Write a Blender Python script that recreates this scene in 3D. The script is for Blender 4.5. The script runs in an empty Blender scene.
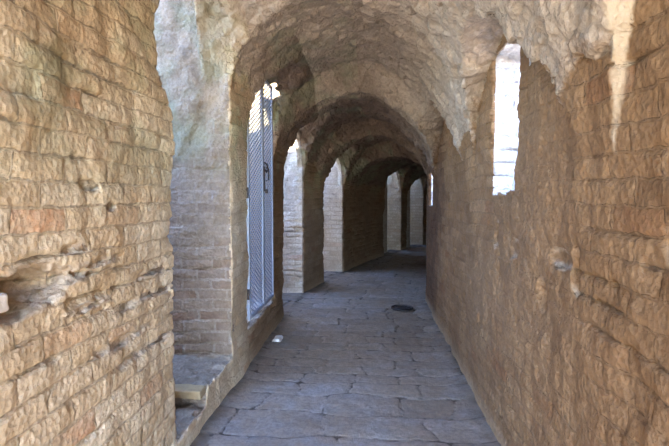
import bpy, math, random
import numpy as np
random.seed(7)
sc = bpy.context.scene
COL = sc.collection
F32 = np.float32

# ------------------------------------------------------------------ helpers
def hash3(i, j, k, seed=0):
    h = (i.astype(np.int64) * 374761393 + j.astype(np.int64) * 668265263 + k.astype(np.int64) * 2147483647 + seed * 974634777) & 0xFFFFFFFF
    h = ((h ^ (h >> 13)) * 1274126177) & 0xFFFFFFFF
    h = ((h ^ (h >> 16)) * 2246822519) & 0xFFFFFFFF
    return ((h ^ (h >> 15)) & 0xFFFFFF) / float(0xFFFFFF)

def vnoise(x, y, z, seed=0):
    """smooth value noise in -1..1"""
    xi, yi, zi = np.floor(x), np.floor(y), np.floor(z)
    fx, fy, fz = x - xi, y - yi, z - zi
    fx = fx * fx * (3 - 2 * fx); fy = fy * fy * (3 - 2 * fy); fz = fz * fz * (3 - 2 * fz)
    r = 0
    for a in (0, 1):
        wx = fx if a else 1 - fx
        for b in (0, 1):
            wy = fy if b else 1 - fy
            for c in (0, 1):
                wz = fz if c else 1 - fz
                r = r + wx * wy * wz * hash3(xi + a, yi + b, zi + c, seed)
    return r * 2 - 1

def fbm(x, y, z, seed=0, octv=3, gain=.5):
    r, a, f = 0, 1.0, 1.0
    for o in range(octv):
        r = r + a * vnoise(x * f, y * f, z * f, seed + o * 17)
        a *= gain; f *= 2.03
    return r

def worley(x, y, z, seed=0):
    """F1, F2 and id value of nearest feature point"""
    xi, yi, zi = np.floor(x), np.floor(y), np.floor(z)
    f1 = np.full(x.shape, 9.0); f2 = f1.copy(); idv = np.zeros(x.shape)
    for a in (-1, 0, 1):
        for b in (-1, 0, 1):
            for c in (-1, 0, 1):
                ci, cj, ck = xi + a, yi + b, zi + c
                px = ci + hash3(ci, cj, ck, seed + 1); py = cj + hash3(ci, cj, ck, seed + 2); pz = ck + hash3(ci, cj, ck, seed + 3)
                d = np.sqrt((px - x) ** 2 + (py - y) ** 2 + (pz - z) ** 2)
                near = d < f1
                f2 = np.where(near, f1, np.minimum(f2, d))
                idv = np.where(near, hash3(ci, cj, ck, seed + 4), idv)
                f1 = np.where(near, d, f1)
    return f1, f2, idv

def gridnoise(S, T, Z, scale, seed):
    """value noise on a tensor grid, built separably"""
    rs = np.random.RandomState(seed)
    def w(ax):
        u = (ax - ax.min()) / scale; n = int(u.max()) + 3
        i = np.floor(u).astype(int); f = u - i; f = f * f * (3 - 2 * f)
        m = np.zeros((len(ax), n), F32); r = np.arange(len(ax))
        m[r, i] += 1 - f; m[r, i + 1] += f
        return m
    a, b, c = w(S), w(T), w(Z)
    lat = rs.uniform(-1, 1, (a.shape[1], b.shape[1], c.shape[1])).astype(F32)
    r = np.tensordot(lat, c, (2, 1)); r = np.tensordot(b, r, (1, 1)); r = np.tensordot(a, r, (1, 1))
    return r.astype(F32)

# ------------------------------------------------------------------ the curved line the gallery follows
_ds = .01
_s = np.arange(-6, 24, _ds)
_th = np.interp(_s, [-6, 7.0, 8.2, 10, 13, 24], [.076, .076, .29, .33, .44, .95])
_cx = np.cumsum(np.sin(_th)) * _ds; _cy = np.cumsum(np.cos(_th)) * _ds
_i0 = np.argmin(abs(_s))
_cx = _cx - _cx[_i0] - .158; _cy = _cy - _cy[_i0]
def world(s, t, z):
    th = np.interp(s, _s, _th)
    x = np.interp(s, _s, _cx) + t * np.cos(th)
    y = np.interp(s, _s, _cy) - t * np.sin(th)
    return np.stack([x, y, z + 0 * s], -1)

HW = .985
ROOF = 3.62
LEFT = [  # s0, s1, springing, apex, sill
    (2.55, 3.90, 2.50, 3.16, .26),
    (4.45, 5.62, 2.35, 2.97, .36),
    (6.28, 7.70, 1.95, 2.86, .0),
    (8.72, 9.95, 1.70, 2.62, .0),
    (12.9, 14.3, 1.60, 2.55, .0),
    (14.75, 16.05, 1.60, 2.45, .0),
]
RIGHT = [(.57, 1.17, 3.15), (2.93, 1.17, 2.66), (5.22, 1.08, 2.60), (7.45, 1.08, 2.52), (9.7, 1.0, 2.3), (12.0, 1.0, 2.2)]
APEX_S = [-3, 5.55, 5.75, 6.25, 6.4, 8.15, 8.3, 8.75, 8.9, 10.1, 10.25, 12.6, 12.8, 14.5, 14.7, 20]
APEX_Z = [3.12, 3.12, 2.80, 2.80, 2.95, 2.9, 2.62, 2.62, 2.85, 2.75, 2.44, 2.40, 2.75, 2.7, 2.4, 2.4]

# ------------------------------------------------------------------ masonry volume and its skin
def spans(*a):
    out = []
    for x0, x1, d in a:
        out.append(np.arange(x0, x1 - d * .3, d))
    out.append(np.array([a[-1][1]]))
    return np.concatenate(out)
S = spans((-1.9, 1.0, .05), (1.0, 1.4, .025), (1.4, 4.2, .0145), (4.2, 6.4, .02), (6.4, 9, .03), (9, 17.5, .055))
T = spans((-2.6, -1.45, .05), (-1.45, -1.15, .025), (-1.15, 1.15, .0145), (1.15, 1.45, .025), (1.45, 2.5, .05))
Z = spans((-.12, .15, .03), (.15, 3.2, .0145), (3.2, 5.15, .05))

def ell(u, v):
    return np.sqrt(u * u + np.maximum(v, 0) ** 2) - 1

def build_field():
    s = S[:, None, None].astype(F32); t = T[None, :, None].astype(F32); z = Z[None, None, :].astype(F32)
    apex = np.interp(S, APEX_S, APEX_Z)[:, None, None].astype(F32)
    zsL = np.interp(S, [4.0, 4.5, 5.5, 5.8, 8.2, 8.4], [2.45, 2.1, 2.05, 1.85, 1.8, 1.6])[:, None, None].astype(F32)
    zsR = 1.62
    zs = np.where(t < 0, zsL, zsR)
    wob = np.interp(S, [-2, 1.2, 1.9], [0, 0, 0])[:, None, None]
    g = (ell(t / HW + 0 * s, (z - zs) / (apex - zs)) * .95).astype(F32)
    # lunettes on the right, cut up to the wall line only
    for c, hl, az in RIGHT:
        u = (s - c) / hl; v = np.maximum((z - 1.55) / (az - 1.55), 0)
        pw_ = np.where(u < 0, 1.2 if c > 2 else 2.0, 2.0)
        l = ((np.abs(u) ** pw_ + v ** pw_) ** (1 / pw_) - 1) * .9
        l = np.maximum(l, np.maximum(t - HW, -t))
        g = np.minimum(g, l)
    # arched openings on the left and the open slots behind them
    for n, (s0, s1, sp, az, sill) in enumerate(LEFT):
        if n == 0:
            a0 = np.interp(Z, [0, 1.3, 1.6, 2.0, 2.3], [2.80, 2.86, 2.88, 2.74, 2.56])[None, None, :]
            a0 = a0.astype(F32)
        else:
            a0 = s0
        c = (a0 + s1) / 2; hl = (s1 - a0) / 2
        l = ell((s - c) / hl, (z - sp) / (az - sp)) * .6
        deep = 1.27 if n == 0 else 1.16                          # thickness of the arch over the opening
        if n >= 2:                           # near cheek splayed out of view to let in less light, narrow outside
            a0 = s0 + np.clip((-HW - t) / .27, 0, 1) * (s1 - s0 - (1.05 if n < 4 else .45))
            c = (a0 + s1) / 2; hl = (s1 - a0) / 2
        arch = np.maximum(l, np.maximum(t - .0, -t - deep))
        slot = np.maximum(np.abs(s - c) - hl, t + deep - .06)
        v = np.minimum(arch, slot)
        v = np.maximum(v, np.where(t < -HW + .0, sill - z, -9))
        if n == 0:   # lower landing of the step
            v = np.minimum(v, np.maximum(np.maximum(np.abs(s - 3.0) - .27, t + .93), np.maximum(.14 - z, -t - 2.0)))
        g = np.minimum(g, v)
    # broken hole beside the gate head
    g = np.minimum(g, (np.sqrt(((s - 5.68) / .42) ** 2 + ((t + 1.15) / .46) ** 2 + ((z - 2.93) / .26) ** 2) - 1) * .2)
    g = np.minimum(g, np.maximum(np.maximum(np.abs(s - 5.76) - .38, np.abs(t + 1.28) - .30), 2.84 - z))  # unseen shaft cut up through the roof to bring sun into the hole
    # slit windows and unseen wells added to let the sun onto their reveals
    for s0, s1, z0, z1, w0 in ((2.86, 3.45, 1.63, 2.54, 1.95), (6.70, 7.25, 1.48, 2.10, 5.3)):
        g = np.minimum(g, np.maximum(np.maximum(np.abs(s - (s0 + s1) / 2) - (s1 - s0) / 2, np.abs(z - (z0 + z1) / 2) - (z1 - z0) / 2), .9 - t))
        g = np.minimum(g, np.maximum(np.maximum(np.abs(s - (s1 + w0) / 2) - (s1 - w0) / 2, np.maximum(z0 - z, 1.22 - t)), -9))
    # outside
    g = np.maximum(g, s - 16.2 + 0 * z)          # the gallery is walled off at its far end
    # shallow blind niche in the end wall
    g = np.minimum(g, np.maximum(np.maximum(np.abs(t + .15) - .42, np.abs(z - 1.2) - .85), np.abs(s - 16.2) - .16))
    g = np.minimum(g, ROOF + 1.35 * (s < 2.7) * (t < -1.1) - z)  # mass raised out of view at the near left to hold back the sun
    g = np.minimum(g, s + 1.5)
    g = np.minimum(g, np.maximum(t + 2.35, 0 * z))
    g = np.minimum(g, 2.3 - t)
    # erosion
    er = gridnoise(S, T, Z, .55, 3) * .018 + gridnoise(S, T, Z, .22, 4) * .016 + gridnoise(S, T, Z, .10, 5) * .009
    vault = np.clip((z - 1.7) / .6, 0, 1)
    er = er * (.75 + .5 * vault)
    er += gridnoise(S, T, Z, .30, 8) * .012 * vault
    g = g + er
    # hollows where bricks have fallen out: s, t, z and radii
    for cs, ct, cz, rs_, rt, rz in HOLLOWS:
        d = (np.sqrt(((s - cs) / rs_) ** 2 + ((t - ct) / rt) ** 2 + ((z - cz) / rz) ** 2) - 1) * min(rs_, rt, rz)
        g = np.minimum(g, d + er * .5)
    return g.astype(F32)

HOLLOWS = [
    (1.54, -.99, 1.285, .22, .20, .080), (1.74, -.985, 1.30, .16, .08, .030), (1.95, -.985, 1.325, .20, .035, .016),
    (1.80, -.985, 1.40, .10, .035, .022), (2.2, -.985, .93, .28, .03, .014), (2.05, -.985, 1.56, .05, .03, .018),
    (2.45, -.985, 1.08, .25, .03, .012), (2.4, -.985, .82, .3, .03, .013), (2.5, -.985, 1.2, .2, .025, .01),
    (1.9, -.985, 1.15, .14, .028, .012), (1.98, -.985, 1.65, .16, .028, .012),
    (1.42, .985, 1.475, .045, .10, .045), (1.37, .985, 1.44, .08, .05, .035), (2.02, .985, 1.30, .05, .05, .10), (2.2, .985, 1.33, .14, .04, .04),
    (2.9, .985, 1.30, .10, .035, .06), (3.3, .985, 1.35, .05, .035, .1), (2.45, .985, 1.12, .05, .03, .09),
]

def surface_nets(g):
    ins = g < 0
    ns, nt, nz = g.shape
    cnt = np.zeros((ns - 1, nt - 1, nz - 1), np.uint8)
    for a in (0, 1):
        for b in (0, 1):
            for c in (0, 1):
                cnt += ins[a:ns - 1 + a, b:nt - 1 + b, c:nz - 1 + c]
    act = np.argwhere((cnt > 0) & (cnt < 8))
    del cnt
    ia, ib, ic = act.T
    vid = np.full((ns - 1, nt - 1, nz - 1), -1, np.int32)
    vid[ia, ib, ic] = np.arange(len(act))
    acc = np.zeros((len(act), 3)); n = np.zeros(len(act))
    corners = [(a, b, c) for a in (0, 1) for b in (0, 1) for c in (0, 1)]
    val = {k: g[ia + k[0], ib + k[1], ic + k[2]].astype(float) for k in corners}
    for k in corners:
        for ax in range(3):
            if k[ax] == 0:
                m = list(k); m[ax] = 1; m = tuple(m)
                v0, v1 = val[k], val[m]
                x = (v0 < 0) != (v1 < 0)
                f = np.where(x, v0 / np.where(x, v0 - v1, 1), 0)
                p = []
                for q, (arr, ii) in enumerate(((S, ia), (T, ib), (Z, ic))):
                    lo = arr[ii + k[q]]; hi = arr[ii + m[q]]
                    p.append(lo + f * (hi - lo))
                acc += np.where(x[:, None], np.stack(p, -1), 0); n += x
    P = acc / n[:, None]
    quads = []
    for ax in range(3):
        sl0 = [slice(None)] * 3; sl1 = [slice(None)] * 3
        sl0[ax] = slice(0, -1); sl1[ax] = slice(1, None)
        d = ins[tuple(sl0)].astype(np.int8) - ins[tuple(sl1)].astype(np.int8)
        e = np.argwhere(d != 0)
        o = [q for q in range(3) if q != ax]
        ok = (e[:, o[0]] > 0) & (e[:, o[1]] > 0) & (e[:, o[0]] < g.shape[o[0]] - 1) & (e[:, o[1]] < g.shape[o[1]] - 1)
        e = e[ok]; sg = d[tuple(e.T)]
        def cell(da, db):
            q = e.copy(); q[:, o[0]] -= da; q[:, o[1]] -= db
            return vid[tuple(q.T)]
        Q = np.stack([cell(1, 1), cell(0, 1), cell(0, 0), cell(1, 0)], -1)
        flip = sg > 0     # inside(void) first
        if ax == 1: flip = ~flip
        Q = np.where(flip[:, None], Q[:, ::-1], Q)
        quads.append(Q)
    return P, np.concatenate(quads)

BW, BH, MORT = .27, .092, .0075
def brick_cells(u, v):
    row = np.floor(v / BH)
    off = np.where(np.mod(row, 2) == 0, BW * .5, 0)
    x = u + off
    col = np.floor(x / BW)
    fx = x - col * BW; fy = v - row * BH
    d = np.minimum(np.minimum(fx, BW - fx), np.minimum(fy, BH - fy))
    return row, col, d

def make_mesh(name, V, Q, uv=None, attrs=None, mat=None, smooth=True):
    me = bpy.data.meshes.new(name)
    Q = np.asarray(Q); nf = len(Q)
    me.vertices.add(len(V)); me.vertices.foreach_set('co', np.ascontiguousarray(V, F32).ravel())
    me.loops.add(nf * 4); me.loops.foreach_set('vertex_index', Q.astype(np.int32).ravel())
    me.polygons.add(nf); me.polygons.foreach_set('loop_start', np.arange(0, nf * 4, 4, dtype=np.int32))
    me.update(calc_edges=True); me.validate()
    if smooth: me.polygons.foreach_set('use_smooth', np.ones(len(me.polygons), bool))
    if uv is not None:
        l = me.uv_layers.new(name='UVMap'); l.data.foreach_set('uv', np.ascontiguousarray(uv, F32).ravel())
    for k, a in (attrs or {}).items():
        at = me.attributes.new(k, 'FLOAT', 'POINT'); at.data.foreach_set('value', np.ascontiguousarray(a, F32))
    if mat: me.materials.append(mat)
    o = bpy.data.objects.new(name, me); COL.objects.link(o)
    return o

def normals(P, Q):
    a = P[Q[:, 2]] - P[Q[:, 0]]; b = P[Q[:, 3]] - P[Q[:, 1]]
    fn = np.cross(a, b)
    vn = np.zeros_like(P)
    for k in range(4):
        for c in range(3):
            vn[:, c] += np.bincount(Q[:, k], fn[:, c], len(P))
    fn /= np.linalg.norm(fn, axis=1)[:, None] + 1e-12
    vn /= np.linalg.norm(vn, axis=1)[:, None] + 1e-12
    return fn, vn

# ------------------------------------------------------------------ materials
def nodes(m):
    m.use_nodes = True
    nt = m.node_tree; nt.nodes.clear()
    return nt
class G:
    def __init__(self, name):
        self.m = bpy.data.materials.new(name); self.t = nodes(self.m)
        self.out = self.n('ShaderNodeOutputMaterial'); self.b = self.n('ShaderNodeBsdfPrincipled')
        self.l(self.b.outputs[0], self.out.inputs[0])
        self.b.inputs['Specular IOR Level'].default_value = .25
    def n(self, k, **kw):
        x = self.t.nodes.new(k)
        for a, v in kw.items():
            if a.startswith('i_'): x.inputs[a[2:].replace('_', ' ')].default_value = v
            else: setattr(x, a, v)
        return x
    def l(self, a, b): self.t.links.new(a, b)
    def ramp(self, fac, stops, interp='LINEAR'):
        r = self.n('ShaderNodeValToRGB'); e = r.color_ramp.elements; r.color_ramp.interpolation = interp
        while len(e) < len(stops): e.new(.5)
        for q, (p, c) in enumerate(stops):
            e[q].position = p; e[q].color = (c[0], c[1], c[2], 1) if not isinstance(c, (int, float)) else (c, c, c, 1)
        self.l(fac, r.inputs[0]); return r.outputs[0]
    def noise(self, vec, scale, detail=4, rough=.55, dist=0):
        x = self.n('ShaderNodeTexNoise'); x.inputs['Scale'].default_value = scale; x.inputs['Detail'].default_value = detail
        x.inputs['Roughness'].default_value = rough; x.inputs['Distortion'].default_value = dist
        self.l(vec, x.inputs['Vector']); return x.outputs[0]
    def mix(self, fac, a, b, mode='MIX'):
        x = self.n('ShaderNodeMix', data_type='RGBA', blend_type=mode)
        for s, v in ((x.inputs[0], fac), (x.inputs[6], a), (x.inputs[7], b)):
            if hasattr(v, 'links') or hasattr(v, 'is_linked'): self.l(v, s)
            elif isinstance(v, (int, float)): s.default_value = v if s == x.inputs[0] else (v, v, v, 1)
            else: s.default_value = (*v, 1)
        return x.outputs[2]
    def math(self, op, a, b=0.0):
        x = self.n('ShaderNodeMath', operation=op)
        for s, v in ((x.inputs[0], a), (x.inputs[1], b)):
            if isinstance(v, (int, float)): s.default_value = v
            else: self.l(v, s)
        return x.outputs[0]
    def attr(self, nm):
        x = self.n('ShaderNodeAttribute', attribute_name=nm); return x.outputs['Fac']
    def bump(self, h, strength, dist, prev=None):
        x = self.n('ShaderNodeBump'); x.inputs['Strength'].default_value = strength; x.inputs['Distance'].default_value = dist
        self.l(h, x.inputs['Height'])
        if prev is not None: self.l(prev, x.inputs['Normal'])
        return x.outputs[0]

def masonry(name, tint, dark, pale, rubble, moss=.0, red=.5, ms=.006, mcol=None, mstr=.55, plaster=None):
    g = G(name)
    co = g.n('ShaderNodeTexCoord').outputs['Object']
    uv = g.n('ShaderNodeUVMap', uv_map='UVMap').outputs[0]
    # slight chipping of the brick outline
    nz = g.n('ShaderNodeTexNoise'); nz.inputs['Scale'].default_value = 14; nz.inputs['Detail'].default_value = 3
    g.l(co, nz.inputs['Vector'])
    sub = g.n('ShaderNodeVectorMath', operation='SUBTRACT'); g.l(nz.outputs['Color'], sub.inputs[0]); sub.inputs[1].default_value = (.5, .5, .5)
    scl = g.n('ShaderNodeVectorMath', operation='SCALE'); g.l(sub.outputs[0], scl.inputs[0]); scl.inputs['Scale'].default_value = .030
    add = g.n('ShaderNodeVectorMath', operation='ADD'); g.l(uv, add.inputs[0]); g.l(scl.outputs[0], add.inputs[1])
    br = g.n('ShaderNodeTexBrick'); br.offset = .5; br.offset_frequency = 2
    g.l(add.outputs[0], br.inputs['Vector'])
    br.inputs['Scale'].default_value = 1; br.inputs['Brick Width'].default_value = BW; br.inputs['Row Height'].default_value = BH
    br.inputs['Mortar Size'].default_value = ms; br.inputs['Mortar Smooth'].default_value = .6
    br.inputs['Color1'].default_value = (0, 0, 0, 1); br.inputs['Color2'].default_value = (1, 1, 1, 1); br.inputs['Mortar'].default_value = (.5, .5, .5, 1)
    tone = g.ramp(br.outputs['Color'], [(0, dark), (.3, tint), (.62, pale), (.8, tint), (1 - .12 * red, tint), (1, (tint[0] * .85, tint[1] * .62, tint[2] * .55))])
    # lime, dirt and weathering
    n1 = g.noise(co, 1.3, 6, .62); n2 = g.noise(co, 6.5, 6, .65, .3); n3 = g.noise(co, 30, 8, .75)
    tone = g.mix(g.math('MULTIPLY', g.ramp(n2, [(.40, 0.0), (.68, 1.0)]), .60), tone, pale)
    tone = g.mix(g.math('MULTIPLY', g.ramp(n1, [(.38, 1.0), (.55, 0.0)]), .55), tone, dark)
    mort = g.mix(.5, pale, dark) if mcol is None else g.mix(g.math('MULTIPLY', n3, .5), mcol, tuple(c * .6 for c in mcol))
    wall = g.mix(g.math('MULTIPLY', br.outputs['Fac'], mstr), tone, mort)
    # rubble concrete of the vault
    vo = g.n('ShaderNodeTexVoronoi', feature='F1'); vo.inputs['Scale'].default_value = 11; g.l(co, vo.inputs['Vector'])
    rub = g.mix(g.ramp(vo.outputs['Color'], [(.2, 0.0), (.9, 1.0)]), rubble, tuple(c * .84 for c in rubble))
    rub = g.mix(g.math('MULTIPLY', g.ramp(n2, [(.45, 0.0), (.7, 1.0)]), .6), rub, tuple(min(1, c * 1.35) for c in rubble))
    bk = g.attr('brick')
    if plaster:
        wall = g.mix(bk, g.mix(g.math('MULTIPLY', g.ramp(n2, [(.4, 0.0), (.7, 1.0)]), .6), plaster, tuple(c * 1.35 for c in plaster)), wall)
        colr = g.mix(g.attr('upright'), rub, wall)
    else:
        colr = g.mix(bk, rub, wall)
    colr = g.mix(g.math('MULTIPLY', g.ramp(n3, [(.38, 1.0), (.58, 0.0)]), .60), colr, tuple(c * .55 for c in tint))
    colr = g.mix(g.attr('far_shade'), colr, (.40, .34, .31), 'MULTIPLY')  # shade of the far gallery painted into the colour
    colr = g.mix(g.math('MULTIPLY', g.attr('cream'), g.ramp(n2, [(.3, .95), (.75, .5)])), colr, (.52, .42, .28))  # cream tint on two arch soffits and along the wall foot
    if moss:
        colr = g.mix(g.math('MULTIPLY', g.math('MULTIPLY', g.ramp(g.noise(co, 2.6, 4), [(.48, 0.0), (.62, 1.0)]), g.attr('moss')), moss), colr, (.20, .25, .14))
    g.l(colr, g.b.inputs['Base Color']); g.b.inputs['Roughness'].default_value = .9
    # relief
    inv = g.math('SUBTRACT', 1.0, g.math('MULTIPLY', br.outputs['Fac'], bk))
    b1 = g.bump(inv, .8, .008)
    b2 = g.bump(g.noise(co, 20, 9, .7, .2), .8, .014, b1)
    mus = g.n('ShaderNodeTexVoronoi', feature='F1'); mus.inputs['Scale'].default_value = 42; g.l(co, mus.inputs['Vector'])
    b3 = g.bump(mus.outputs['Distance'], .55, .012, b2)
    b4 = g.bump(g.noise(co, 90, 6, .7), .6, .006, b3)
    g.l(b4, g.b.inputs['Normal'])
    return g.m

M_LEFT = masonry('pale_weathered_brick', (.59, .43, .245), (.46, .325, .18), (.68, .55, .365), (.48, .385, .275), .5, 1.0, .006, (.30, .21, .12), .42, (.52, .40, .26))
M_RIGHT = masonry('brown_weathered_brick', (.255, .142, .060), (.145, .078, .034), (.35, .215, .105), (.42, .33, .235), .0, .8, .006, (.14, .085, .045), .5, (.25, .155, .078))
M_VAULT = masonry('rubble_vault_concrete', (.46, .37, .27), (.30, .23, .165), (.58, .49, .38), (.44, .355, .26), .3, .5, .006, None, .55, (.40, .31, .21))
M_JAMB = masonry('red_brick_in_pale_mortar', (.27, .19, .12), (.18, .12, .08), (.34, .265, .185), (.27, .215, .15), .3, 1.6, .016, (.46, .385, .295), .55)
M_PALE_JAMB = masonry('pale_jamb_brick', (.50, .42, .32), (.38, .30, .215), (.60, .53, .43), (.46, .38, .29), .3, .6, .009, (.30, .23, .16), .6)  # paler brick for the openings beyond the first
M_OUT = masonry('pale_outer_brick', (.66, .64, .62), (.50, .48, .47), (.78, .76, .74), (.6, .58, .55), .0, .2, .010, (.36, .33, .31), .6)  # near-white brick in one even tone

def floor_mat():
    g = G('worn_flagstone')
    co = g.n('ShaderNodeTexCoord').outputs['Object']
    st = g.attr('stone'); jt = g.attr('joint')
    c = g.ramp(st, [(0, (.17, .145, .12)), (.35, (.24, .21, .18)), (.6, (.32, .29, .26)), (.8, (.21, .20, .19)), (1, (.36, .32, .27))])
    n2 = g.noise(co, 5, 7, .65); n3 = g.noise(co, 28, 9, .78)
    c = g.mix(g.math('MULTIPLY', g.ramp(n2, [(.40, 0.0), (.62, 1.0)]), .55), c, (.27, .19, .115))
    c = g.mix(g.math('MULTIPLY', g.ramp(g.noise(co, 1.4, 5, .6), [(.42, 0.0), (.60, 1.0)]), .55), c, (.25, .18, .11))
    c = g.mix(g.math('MULTIPLY', g.ramp(n3, [(.42, 1.0), (.56, 0.0)]), .6), c, (.14, .11, .08))
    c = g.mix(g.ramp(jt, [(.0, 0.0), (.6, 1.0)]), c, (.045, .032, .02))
    g.l(c, g.b.inputs['Base Color'])
    g.l(g.ramp(g.noise(co, 9, 5), [(.3, .45), (.7, .75)]), g.b.inputs['Roughness'])
    g.b.inputs['Specular IOR Level'].default_value = .45
    b = g.bump(g.noise(co, 12, 8, .6), .5, .018)
    b = g.bump(g.noise(co, 55, 8, .75), .7, .006, b)
    g.l(b, g.b.inputs['Normal'])
    return g.m
M_FLOOR = floor_mat()

def stone_mat(name, a, b_, rough=.9):
    g = G(name); co = g.n('ShaderNodeTexCoord').outputs['Object']
    c = g.mix(g.ramp(g.noise(co, 9, 6, .65), [(.35, 0.0), (.65, 1.0)]), a, b_)
    g.l(c, g.b.inputs['Base Color']); g.b.inputs['Roughness'].default_value = rough
    g.l(g.bump(g.noise(co, 45, 6, .65), .6, .01), g.b.inputs['Normal'])
    return g.m
M_STEP = stone_mat('pale_step_stone', (.50, .43, .33), (.38, .31, .23))
M_SLAB = stone_mat('ochre_step_stone', (.40, .29, .14), (.27, .19, .10))
M_LIT_SPOT = stone_mat('white_lit_spot', (.80, .78, .74), (.66, .62, .56))  # white base colour imitates sunlight around the gate foot
M_PEB = stone_mat('stone_and_lit_spot', (.60, .52, .42), (.42, .35, .27))
M_GROUND = stone_mat('dry_sandy_earth', (.62, .50, .35), (.50, .40, .27))
def metal(name, c, rough, met=.6, rust=.3):
    g = G(name); co = g.n('ShaderNodeTexCoord').outputs['Object']
    k = g.mix(g.math('MULTIPLY', g.ramp(g.noise(co, 14, 5, .6), [(.5, 0.0), (.7, 1.0)]), rust), c, (.16, .08, .04))
    g.l(k, g.b.inputs['Base Color']); g.b.inputs['Metallic'].default_value = met; g.b.inputs['Roughness'].default_value = rough
    return g.m
M_GATE = metal('blue_grey_steel', (.30, .34, .40), .5, .3, .15)
M_IRON = metal('dark_iron', (.05, .045, .045), .55, .7, .5)

# ------------------------------------------------------------------ build the masonry
gfield = build_field()
P, Q = surface_nets(gfield)
del gfield
fn, vn = normals(P, Q)
# void side of the field is where normals should point
s_, t_, z_ = P.T
# orientation check on the ceiling crown: normals there must look down
sel = (abs(t_) < .1) & (z_ < 3.3) & (z_ > 2.2)
if vn[sel, 2].mean() > 0:
    Q = Q[:, ::-1]; fn = -fn; vn = -vn
wob_v = fbm(s_ * 1.6, t_ * 1.6, z_ * 1.6, 11, 2) * .022
wob_u = fbm(s_ * 2.1, t_ * 2.1, z_ * 2.1, 23, 2) * .03
horiz_s = np.abs(vn[:, 0]) > np.abs(vn[:, 1])
U = np.where(horiz_s, t_ + .07, s_) + wob_u
Vv = z_ + wob_v
flat = 1 - np.clip((np.abs(vn[:, 2]) - .35) / .3, 0, 1)
springL = np.interp(s_, [5.5, 5.8, 8.2, 8.4], [2.0, 1.8, 1.75, 1.6])
onwall = (np.abs(t_) > HW - .05)
hi = np.where(t_ < 0, np.where(s_ < 2.9, 2.85, springL + .1), 1.7)
bk = flat * np.where(onwall, 1.0, 1 - np.clip((z_ - hi + .15) / .25, 0, 1))
wall = np.clip(bk, 0, 1)
bk = wall * np.where((t_ > 0) & (t_ < 1.03), .78, 1.0)
bk *= 1 - np.where(t_ > 0, .7, .6) * np.clip(fbm(s_ * 1.1, t_ * 1.1, z_ * 1.1, 41, 3) * 1.6 - .25, 0, 1)
jam = np.clip((-t_ - 1.0) / .05, 0, 1)
bk *= 1 - jam * np.clip(.15 + (z_ - 1.2) / 1.4 + .5 * fbm(s_ * 3, t_ * 3, z_ * 3, 52, 3), 0, .85)
bk = np.clip(bk, 0, 1)
row, colm, d = brick_cells(U, Vv)
rid = hash3(row + 500, colm + 500, np.where(horiz_s, 1, 0) + 2 * (t_ > 0), 9)
rid2 = hash3(row + 500, colm + 500, np.where(horiz_s, 1, 0) + 2 * (t_ > 0), 10)
dn = d + vnoise(s_ * 40, t_ * 40, z_ * 40, 5) * .004
groove = 1 - np.clip((dn - .003) / .010, 0, 1)
face = (rid - .5) * .008 - groove * .009 * (.35 + .9 * (vnoise(s_ * 2.5, t_ * 2.5, z_ * 2.5, 77) * .5 + .5))
lost = (rid2 > .975) & (np.abs(t_) < 1.1)
face = np.where(lost, -.020 + vnoise(s_ * 25, t_ * 25, z_ * 25, 3) * .006, face)
# open bed joints: deep dark cracks along some courses
fy = Vv - np.floor(Vv / BH) * BH
bed = np.exp(-(np.minimum(fy, BH - fy) / .006) ** 2)
crk = np.clip(vnoise(U * 1.7, row * 3.7, np.zeros_like(U), 91) * 2.6 - .6, 0, 1)
face -= bed * crk * .036
fine = fbm(s_ * 22, t_ * 22, z_ * 22, 61, 3, .6) * .0035
near = (s_ > .9) & (s_ < 9) & (np.abs(t_) < 1.3)
w1, w2, wid = worley(s_ * 9, t_ * 9, z_ * 9, 7)
w3, w4, wid3 = worley(s_ * 21 + 3, t_ * 21, z_ * 21, 8)
rubl = (wid - .5) * .036 - (1 - np.clip((w2 - w1) / .22, 0, 1)) * .010 + (wid3 - .5) * .010
rubl += fbm(s_ * 5, t_ * 5, z_ * 5, 88, 3) * .016
rough = fbm(s_ * 9, t_ * 9, z_ * 4.5, 19, 4, .65) * .013
disp = bk * face + (wall - bk) * rough + (1 - wall) * rubl * (np.abs(t_) < 1.3) + fine
disp *= np.where(s_ < .9, .5, 1)
disp = np.where(z_ < .02, 0, disp)
PD = P + vn * disp[:, None]
W = world(PD[:, 0], PD[:, 1], PD[:, 2])
moss = np.clip((z_ - 1.5) / .6, 0, 1) * (t_ < 0)
nzz = fbm(s_ * 1.5, t_ * 1.5, z_ * 1.5, 71, 3)
foot = np.clip(1 - z_ / .14, 0, 1) * (np.abs(t_) < 1.1)
far_shade = np.clip((s_ - np.where(t_ < -.5, 3.9, 5.2) + nzz * .5) / np.where(t_ < -.5, .8, 1.2), 0, 1) * (np.abs(t_) < 1.02)  # mask of the painted shade, growing toward the far end
cream = np.clip((-vn[:, 0] - .12) * 4, 0, 1) * (((t_ > .45) & (t_ < 1.05) & (s_ > 1.2) & (s_ < 1.85) & (z_ > 1.65)) * 1.0 + ((t_ > -1.2) & (t_ < -.80) & (s_ > 3.3) & (s_ < 4.0) & (z_ > 1.9)) * np.clip((z_ - 1.95) / .8, 0, 1) * (.6 + .8 * np.clip(vnoise(s_ * 9, t_ * 9, z_ * 5, 31), -.5, .5)))
fc = P[Q].mean(1)
fs = np.abs(fn[:, 0]) > np.abs(fn[:, 1])
uvf = np.stack([np.where(fs[:, None], P[Q, 1] + .07, P[Q, 0]) + wob_u[Q], P[Q, 2] + wob_v[Q]], -1)

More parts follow.
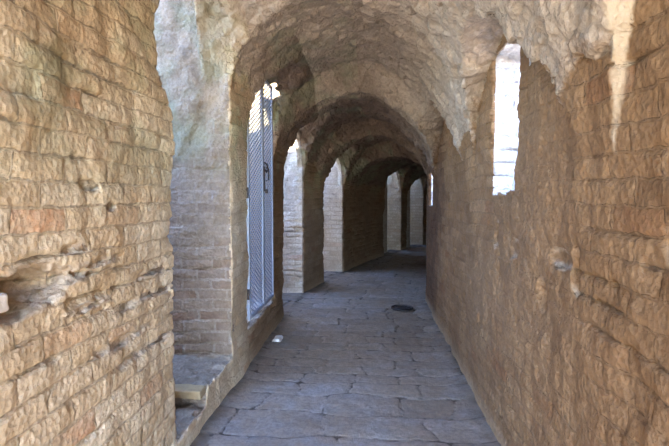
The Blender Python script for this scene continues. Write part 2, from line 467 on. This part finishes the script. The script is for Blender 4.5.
lab = np.full(len(Q), -1)
fcs, fct, fcz = fc.T
isceil = (fn[:, 2] < -.4) & (fcz > 2.35) & (fcz < 3.4) & (np.abs(fct) < 1.2) | (np.abs(fct) < HW - .07) & (fcz > 1.6) & (fcz < 3.4)
lab = np.where(fct < 0, 0, 1)
lab[isceil] = 2
for n, (s0, s1, *_r) in enumerate(LEFT):
    lab[(fct < -1.005) & (fcs > s0 - .08) & (fcs < s1 + .12) & (fcz < 3.5) & (fct > -2.5) & ~isceil] = 3 + n if n < 5 else 11
lab[(fct > 1.0) & (fcs > 2.6) & (fcs < 3.55) & (fcz > 1.56) & (fcz < 3.0) & (fct < 1.6)] = 8
lab[(fct > 1.03) & (fcs > 6.6) & (fcs < 7.3) & (fcz > 1.3) & (fcz < 3.0) & (fct < 1.6)] = 9
lab[(np.abs(fct) < 1.2) & (fcz > 3.4) & (lab < 2)] = 10
keep = (fcs < 17.4) & (fcz > -.10)
names = {0: ('wall_left', M_LEFT), 1: ('wall_right', M_RIGHT), 2: ('ceiling', M_VAULT), 3: ('door_1', M_JAMB), 4: ('door_2', M_PALE_JAMB), 5: ('door_3', M_PALE_JAMB),
         6: ('door_4', M_PALE_JAMB), 7: ('door_5', M_PALE_JAMB), 11: ('door_6', M_PALE_JAMB), 8: ('window_1', M_OUT), 9: ('window_2', M_OUT), 10: ('roof', M_OUT)}
for k, (nm, mt) in names.items():
    m = (lab == k) & keep
    if not m.any(): continue
    q = Q[m]
    used, inv = np.unique(q, return_inverse=True)
    o = make_mesh(nm, W[used], inv.reshape(-1, 4), uvf[m].reshape(-1, 2), {'brick': bk[used], 'moss': moss[used], 'upright': wall[used], 'far_shade': far_shade[used], 'cream': np.clip(cream + foot * .45, 0, 1)[used]}, mt)
    o['kind'] = 'structure'

# ------------------------------------------------------------------ flagstone floor
def build_floor():
    ss = spans((-2.4, 1.5, .06), (1.5, 2.4, .03), (2.4, 5, .011), (5, 8, .02), (8, 17.2, .05))
    tt = spans((-1.35, 1.25, .0125))
    sg, tg = np.meshgrid(ss, tt, indexing='ij')
    x = sg + fbm(sg * 2.6, tg * 2.6, 0 * sg, 5, 4) * .045
    y = tg + fbm(sg * 2.6 + 9, tg * 2.6, 0 * sg, 6, 4) * .05
    rs = np.random.RandomState(21)
    edges = [-3.0]
    while edges[-1] < 18: edges.append(edges[-1] + rs.uniform(.17, .36))
    edges = np.array(edges)
    r = np.searchsorted(edges, x) - 1
    dist = np.minimum(x - edges[r], edges[r + 1] - x)
    sid = np.zeros_like(x)
    dl = np.zeros_like(x)
    for k in np.unique(r):
        cuts = [-1.9 + rs.uniform(0, .4)]
        while cuts[-1] < 1.8: cuts.append(cuts[-1] + rs.uniform(.26, .75))
        cuts = np.array([-3] + cuts + [3])
        m = r == k
        c = np.searchsorted(cuts, y[m]) - 1
        dl[m] = np.minimum(y[m] - cuts[c], cuts[c + 1] - y[m])
        h = hash3(np.full(c.shape, k) + 50, c + 9, c * 0, 4)
        sid[m] = h
    # rounded corners: smooth minimum of the two distances
    a = .05
    hh = np.clip(.5 + .5 * (dl - dist) / a, 0, 1)
    dd = dl * (1 - hh) + dist * hh - a * hh * (1 - hh)
    dd = dd + vnoise(sg * 30, tg * 30, 0 * sg, 8) * .004
    joint = (1 - np.clip((dd + .002) / .008, 0, 1)) * np.clip(.75 + vnoise(sg * 5, tg * 5, 0 * sg, 44) * .6, 0, 1)
    soft = 1 - np.clip(dd / .05, 0, 1)
    tx = (hash3(r + 7, (sid * 9999).astype(int), r * 0, 1) - .5); ty = (hash3(r + 7, (sid * 9999).astype(int), r * 0, 2) - .5)
    z = (sid - .5) * .012 - joint * .006 - soft ** 2 * .002 + fbm(sg * 4, tg * 4, 0 * sg, 13, 3) * .006
    z += tx * .007 * (x - edges[r] - .15) + ty * .006 * np.sin(y * 5)
    z += np.clip((np.abs(tg) - .80) / .2, 0, 1) ** 2 * .02   # silt gathered at the wall foot
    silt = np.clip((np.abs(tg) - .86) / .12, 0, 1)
    w = world(sg.ravel(), tg.ravel(), z.ravel())
    ni, nj = sg.shape
    idx = np.arange(ni * nj).reshape(ni, nj)
    q = np.stack([idx[:-1, :-1], idx[:-1, 1:], idx[1:, 1:], idx[1:, :-1]], -1).reshape(-1, 4)[:, ::-1]
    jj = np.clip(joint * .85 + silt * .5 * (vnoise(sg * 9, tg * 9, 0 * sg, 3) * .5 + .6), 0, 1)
    o = make_mesh('floor', w, q, None, {'joint': jj.ravel(), 'stone': sid.ravel()}, M_FLOOR)
    if o.data.polygons[0].normal.z < 0: o.data.flip_normals()
    o['kind'] = 'structure'
build_floor()

# ------------------------------------------------------------------ generic mesh builder for the smaller things
class MB:
    def __init__(s): s.v = []; s.f = []
    def box(s, c, ax, ay, az):
        c, ax, ay, az = (np.array(q, float) for q in (c, ax, ay, az)); n = len(s.v)
        for i in (-1, 1):
            for j in (-1, 1):
                for k in (-1, 1): s.v.append(c + i * ax + j * ay + k * az)
        for f in ((0, 1, 3, 2), (4, 6, 7, 5), (0, 4, 5, 1), (2, 3, 7, 6), (0, 2, 6, 4), (1, 5, 7, 3)): s.f.append([n + q for q in f])
    def tube(s, pts, r, seg=10, closed=False):
        pts = [np.array(p, float) for p in pts]; n0 = len(s.v); m = len(pts)
        for i, p in enumerate(pts):
            a = pts[(i - 1) % m] if closed or i else pts[0]; b = pts[(i + 1) % m] if closed or i < m - 1 else pts[-1]
            d = b - a; d /= np.linalg.norm(d)
            up = np.array((0, 0, 1.)) if abs(d[2]) < .9 else np.array((1., 0, 0))
            u = np.cross(d, up); u /= np.linalg.norm(u); w = np.cross(d, u)
            for k in range(seg):
                an = 2 * math.pi * k / seg; s.v.append(p + r * (math.cos(an) * u + math.sin(an) * w))
        for i in range(m if closed else m - 1):
            for k in range(seg):
                a = n0 + i * seg; b = n0 + ((i + 1) % m) * seg
                s.f.append([a + k, a + (k + 1) % seg, b + (k + 1) % seg, b + k])
        if not closed:
            s.f.append([n0 + k for k in range(seg)][::-1]); s.f.append([n0 + (m - 1) * seg + k for k in range(seg)])
    def build(s, name, mat, parent=None, bevel=0, smooth=False):
        me = bpy.data.meshes.new(name); me.from_pydata([tuple(p) for p in s.v], [], s.f); me.validate(); me.materials.append(mat)
        o = bpy.data.objects.new(name, me); COL.objects.link(o)
        if parent: o.parent = parent
        if bevel:
            b = o.modifiers.new('bevel', 'BEVEL'); b.width = bevel; b.segments = 2
        if smooth:
            for p in me.polygons: p.use_smooth = True
        return o

def tag(o, label, cat, group=None):
    o['label'] = label; o['category'] = cat
    if group: o['group'] = group
    return o

# ------------------------------------------------------------------ the two-leaf metal gate in the second opening
gt = bpy.data.objects.new('metal_gate', None); COL.objects.link(gt)
tag(gt, 'tall blue-grey steel mesh gate closing the left side opening', 'gate')
Z0, Z1 = .44, 2.86
o0 = world(np.array(4.42), np.array(-HW + .0), np.array(0.)); th = .076
gt.location = (float(o0[0]), float(o0[1]), Z0); gt.rotation_euler = (0, 0, -th)   # local y runs along the gallery
GL = 1.12; H = Z1 - Z0
mid = .62
def leaf(y0, y1):
    f = MB(); w = .016
    for y in (y0 + w, y1 - w): f.box((0, y, H / 2), (.012, 0, 0), (0, w, 0), (0, 0, H / 2))
    for z in (w, H - w): f.box((0, (y0 + y1) / 2, z), (.0115, 0, 0), (0, (y1 - y0) / 2 - 2 * w, 0), (0, 0, w))
    fr = f.build('leaf_frame', M_GATE, gt, .002)
    l = MB(); a0, a1, b0, b1 = y0 + w, y1 - w, w, H - w
    pitch = .046; ang = math.radians(25)
    for sg in (1, -1):
        dy, dz = math.cos(ang), math.sin(ang) * sg
        # lines: point (a0, c) + k (dy, dz)
        slope = dz / dy; span = (a1 - a0) * abs(slope)
        c = (b0 - span if sg > 0 else b0) + pitch * .5
        cend = b1 if sg > 0 else b1 + span
        while c < cend:
            ya, yb = a0, a1; za, zb = c, c + slope * (a1 - a0)
            lo, hi_ = (za, zb) if za < zb else (zb, za)
            # clip to b0..b1
            k0, k1 = 0., 1.
            for lim, s_gn in ((b0, 1), (b1, -1)):
                va, vb = (za - lim) * s_gn, (zb - lim) * s_gn
                if va < 0 and vb < 0: k1 = -1
                elif va < 0: k0 = max(k0, va / (va - vb))
                elif vb < 0: k1 = min(k1, va / (va - vb))
            if k1 - k0 > .01:
                p0 = np.array((sg * .002, ya + k0 * (yb - ya), za + k0 * (zb - za))); p1 = np.array((sg * .002, ya + k1 * (yb - ya), za + k1 * (zb - za)))
                dd = (p1 - p0) / 2; u = dd / np.linalg.norm(dd); nrm = np.cross(u, (1, 0, 0))
                l.box((p0 + p1) / 2, (.002, 0, 0), dd, nrm * .0055)
            c += pitch
    l.build('mesh_panel', M_GATE, gt)
leaf(0, mid - .006); leaf(mid + .006, GL)
lt = MB(); lt.box((.022, mid - .012, 1.35), (.006, 0, 0), (0, .012, 0), (0, 0, .13))
lt.box((.022, mid + .03, 1.44), (.006, 0, 0), (0, .045, 0), (0, 0, .012))
lt.tube([(.03, mid - .05, 1.52), (.055, mid - .03, 1.50), (.055, mid + .02, 1.45), (.03, mid + .05, 1.42)], .009)
lt.build('latch', M_IRON, gt, .002)
hb = MB(); hb.tube([(.02, mid + .07, 1.33), (.05, mid + .07, 1.34), (.05, mid + .07, 1.46), (.02, mid + .07, 1.47)], .008)
hb.build('handle', M_IRON, gt)
for z in (.25, 1.2, 2.15):
    for y in (0.005, GL - .005):
        h = MB(); h.tube([(.0, y - .012 if y < .5 else y + .012, z - .05), (.0, y - .012 if y < .5 else y + .012, z + .05)], .011)
        h.build('hinge', M_IRON, gt)
pl = bpy.data.objects.new('padlock', None); COL.objects.link(pl); pl.parent = None
pw = world(np.array(4.42 + mid + .012), np.array(-HW + .04), np.array(Z0 + 1.20))
pl.location = tuple(float(q) for q in pw); pl.rotation_euler = (0, 0, -th)
tag(pl, 'small dark padlock hanging below the latch of the steel mesh gate', 'padlock')
b = MB(); b.box((0, 0, .02), (.010, 0, 0), (0, .024, 0), (0, 0, .022)); b.build('lock_body', M_IRON, pl, .003)
b = MB(); b.tube([(0, -.015, .04)] + [(0, -.015 * math.cos(a), .07 + .015 * math.sin(a)) for a in np.linspace(0, math.pi, 7)] + [(0, .015, .04)], .0035, 8)
b.build('shackle', M_GATE, pl)

# ------------------------------------------------------------------ stone steps in the first opening
def rough_block(name, s0, s1, t0, t1, z0, z1, mat, seed, amp=.008, ch=.012, n=(26, 26, 10)):
    """a hewn block with worn arrises"""
    import bmesh
    bm = bmesh.new(); bmesh.ops.create_cube(bm, size=1)
    bmesh.ops.subdivide_edges(bm, edges=bm.edges[:], cuts=22, use_grid_fill=True)
    v = np.array([q.co[:] for q in bm.verts])
    L = np.array((s1 - s0, t1 - t0, z1 - z0)); p = v * L
    inner = np.clip(p, -L / 2 + ch, L / 2 - ch); dv = p - inner; ln = np.linalg.norm(dv, axis=1)[:, None]
    p = np.where(ln > ch, inner + dv / np.maximum(ln, 1e-9) * ch, p)
    p += np.array(((s0 + s1) / 2, (t0 + t1) / 2, (z0 + z1) / 2))
    nn = fbm(p[:, 0] * 7, p[:, 1] * 7, p[:, 2] * 7, seed, 4, .6) * amp
    c = np.array(((s0 + s1) / 2, (t0 + t1) / 2, (z0 + z1) / 2)); dr = p - c; dr /= np.linalg.norm(dr, axis=1)[:, None]
    p = p + dr * nn[:, None]
    w = world(p[:, 0], p[:, 1], p[:, 2]); base = world(np.array((s0 + s1) / 2), np.array((t0 + t1) / 2), np.array(z0))
    for q, x in zip(bm.verts, w): q.co = tuple(x - base)
    for f in bm.faces: f.smooth = True
    me = bpy.data.meshes.new(name); bm.to_mesh(me); bm.free(); me.materials.append(mat)
    o = bpy.data.objects.new(name, me); COL.objects.link(o); o.location = tuple(float(q) for q in base)
    return o
tag(rough_block('step_slab', 3.16, 3.28, -1.34, -1.0, .215, .275, M_SLAB, 3), 'ochre stone edge of the ledge inside the nearest left opening', 'stone')
tag(rough_block('stone_block', 1.30, 1.455, -1.12, -.985, 1.235, 1.30, M_PEB, 9), 'small pale stone lodged in the dark hole of the left wall', 'stone')

for k, (cs, ct, cz, a, b_, h, lb) in enumerate([  # white blocks added in place of the lit gap and a sun spot
        (4.58, -1.10, .35, .09, .06, .05, 'largest white stone standing in for sunlight under the near end of the mesh gate'),
        (4.82, -1.08, .35, .06, .05, .04, 'small white stone standing in for sunlight under the middle of the mesh gate'),
        (5.14, -1.09, .35, .10, .05, .045, 'flat white stone standing in for sunlight under the far end of the mesh gate'),
        (5.28, -.88, .005, .10, .05, .016, 'flat white block standing in for a sun spot on the paving at the wall foot below the gate')]):
    tag(rough_block('stone_and_lit_spot', cs - a, cs + a, ct - b_, ct + b_, cz, cz + h * 2, M_LIT_SPOT, 31 + k, .012, .03), lb, 'stone')

# ------------------------------------------------------------------ round iron cover on the floor
dc = bpy.data.objects.new('drain_cover', None); COL.objects.link(dc)
dw = world(np.array(6.9), np.array(.60), np.array(.018)); dc.location = tuple(float(q) for q in dw)
tag(dc, 'small round dark iron drain cover set in the paving', 'drain cover')
b = MB(); R0 = .15
b.tube([(R0 * math.cos(a), R0 * math.sin(a), 0) for a in np.linspace(0, 2 * math.pi, 32, endpoint=False)], .013, 8, True); b.build('rim', M_IRON, dc, smooth=True)
b = MB(); n0 = 0
for z in (-.02, -.001):
    for k in range(32): b.v.append(np.array((.142 * math.cos(k * math.pi / 16), .142 * math.sin(k * math.pi / 16), z)))
b.f.append([32 + k for k in range(32)]); b.f.append(list(range(32))[::-1])
for k in range(32): b.f.append([k, (k + 1) % 32, 32 + (k + 1) % 32, 32 + k])
b.build('plate', M_IRON, dc)
for k in range(4):
    q = MB(); q.box((0, -.075 + k * .05, .001), (.10 - .03 * abs(k - 1.5), 0, 0), (0, .008, 0), (0, 0, .004)); q.build('rib', M_IRON, dc, .002)

# ------------------------------------------------------------------ outside ground
gm = MB()
gm.box((0, 5, -.30), (30, 0, 0), (0, 34, 0), (0, 0, .15)); g0 = gm.build('ground', M_GROUND); g0['kind'] = 'structure'

def make_light_block(name, tc, s0, s1, z1, seed):
    ss = np.arange(s0, s1, .12); zz = np.arange(-.2, z1 + .01, .12)
    a, b = np.meshgrid(ss, zz, indexing='ij'); n = a.size
    t0 = tc + fbm(a * 2, b * 2, 0 * a, seed, 3) * .03
    V = np.concatenate([world(a.ravel(), t0.ravel(), b.ravel()), world(a.ravel(), (t0 - .5).ravel(), b.ravel())])
    uv = np.concatenate([np.stack([a.ravel(), b.ravel()], -1)] * 2)
    ni, nj = a.shape; ix = np.arange(n).reshape(ni, nj)
    f = [np.stack([ix[:-1, :-1], ix[:-1, 1:], ix[1:, 1:], ix[1:, :-1]], -1).reshape(-1, 4)]
    f.append(f[0][:, ::-1] + n)
    for e in (ix[0], ix[-1], ix[:, -1], ix[:, 0]):
        f.append(np.stack([e[:-1], e[:-1] + n, e[1:] + n, e[1:]], -1))
    q = np.concatenate(f)
    o = make_mesh(name, V, q, uv[q].reshape(-1, 2), {'brick': np.ones(2 * n), 'upright': np.ones(2 * n), 'moss': np.zeros(2 * n)}, M_OUT)
    o['kind'] = 'structure'
make_light_block('light_block_wall', -3.1, -1.5, 17, 2.3, 4)  # unseen wall added to keep sunlit ground bounce off the left jambs

# ------------------------------------------------------------------ light
wd = bpy.data.worlds.new('World'); sc.world = wd; wd.use_nodes = True
nt = wd.node_tree; nt.nodes.clear()
sky = nt.nodes.new('ShaderNodeTexSky'); sky.sky_type = 'NISHITA'; sky.sun_disc = False
sky.sun_elevation = math.radians(46); sky.sun_rotation = math.radians(180)
sky.air_density = 1.2; sky.dust_density = .6; sky.ozone_density = 2.0
bg = nt.nodes.new('ShaderNodeBackground'); bg.inputs[1].default_value = .9
wo = nt.nodes.new('ShaderNodeOutputWorld')
tn = nt.nodes.new('ShaderNodeMix'); tn.data_type = 'RGBA'; tn.blend_type = 'MULTIPLY'; tn.inputs[0].default_value = 1; tn.inputs[7].default_value = (.80, .92, 1.22, 1)
nt.links.new(sky.outputs[0], tn.inputs[6]); nt.links.new(tn.outputs[2], bg.inputs[0]); nt.links.new(bg.outputs[0], wo.inputs[0])
sun = bpy.data.lights.new('sun', 'SUN'); sun.energy = 13; sun.color = (1, .88, .70); sun.angle = math.radians(.6)
so = bpy.data.objects.new('sun', sun); COL.objects.link(so)
from mathutils import Vector
so.rotation_euler = Vector((.22, 1.0, -1.05)).to_track_quat('-Z', 'Y').to_euler()
so.location = (0, -5, 8)

# ------------------------------------------------------------------ camera
cam = bpy.data.cameras.new('camera'); co_ = bpy.data.objects.new('camera', cam); COL.objects.link(co_)
cam.sensor_width = 36; cam.lens = 26.0; cam.clip_start = .02
co_.location = (0, 0, 1.6); co_.rotation_euler = (math.radians(90 - 3.08), 0, 0)
sc.camera = co_
vs = sc.view_settings
vs.view_transform = 'Standard'; vs.look = 'None'; vs.gamma = 1; vs.use_curve_mapping = False
vs.exposure = 2.05
cy = sc.cycles
cy.max_bounces = 10; cy.diffuse_bounces = 7; cy.use_denoising = True
cy.sample_clamp_indirect = 6
print('faces', len(Q))
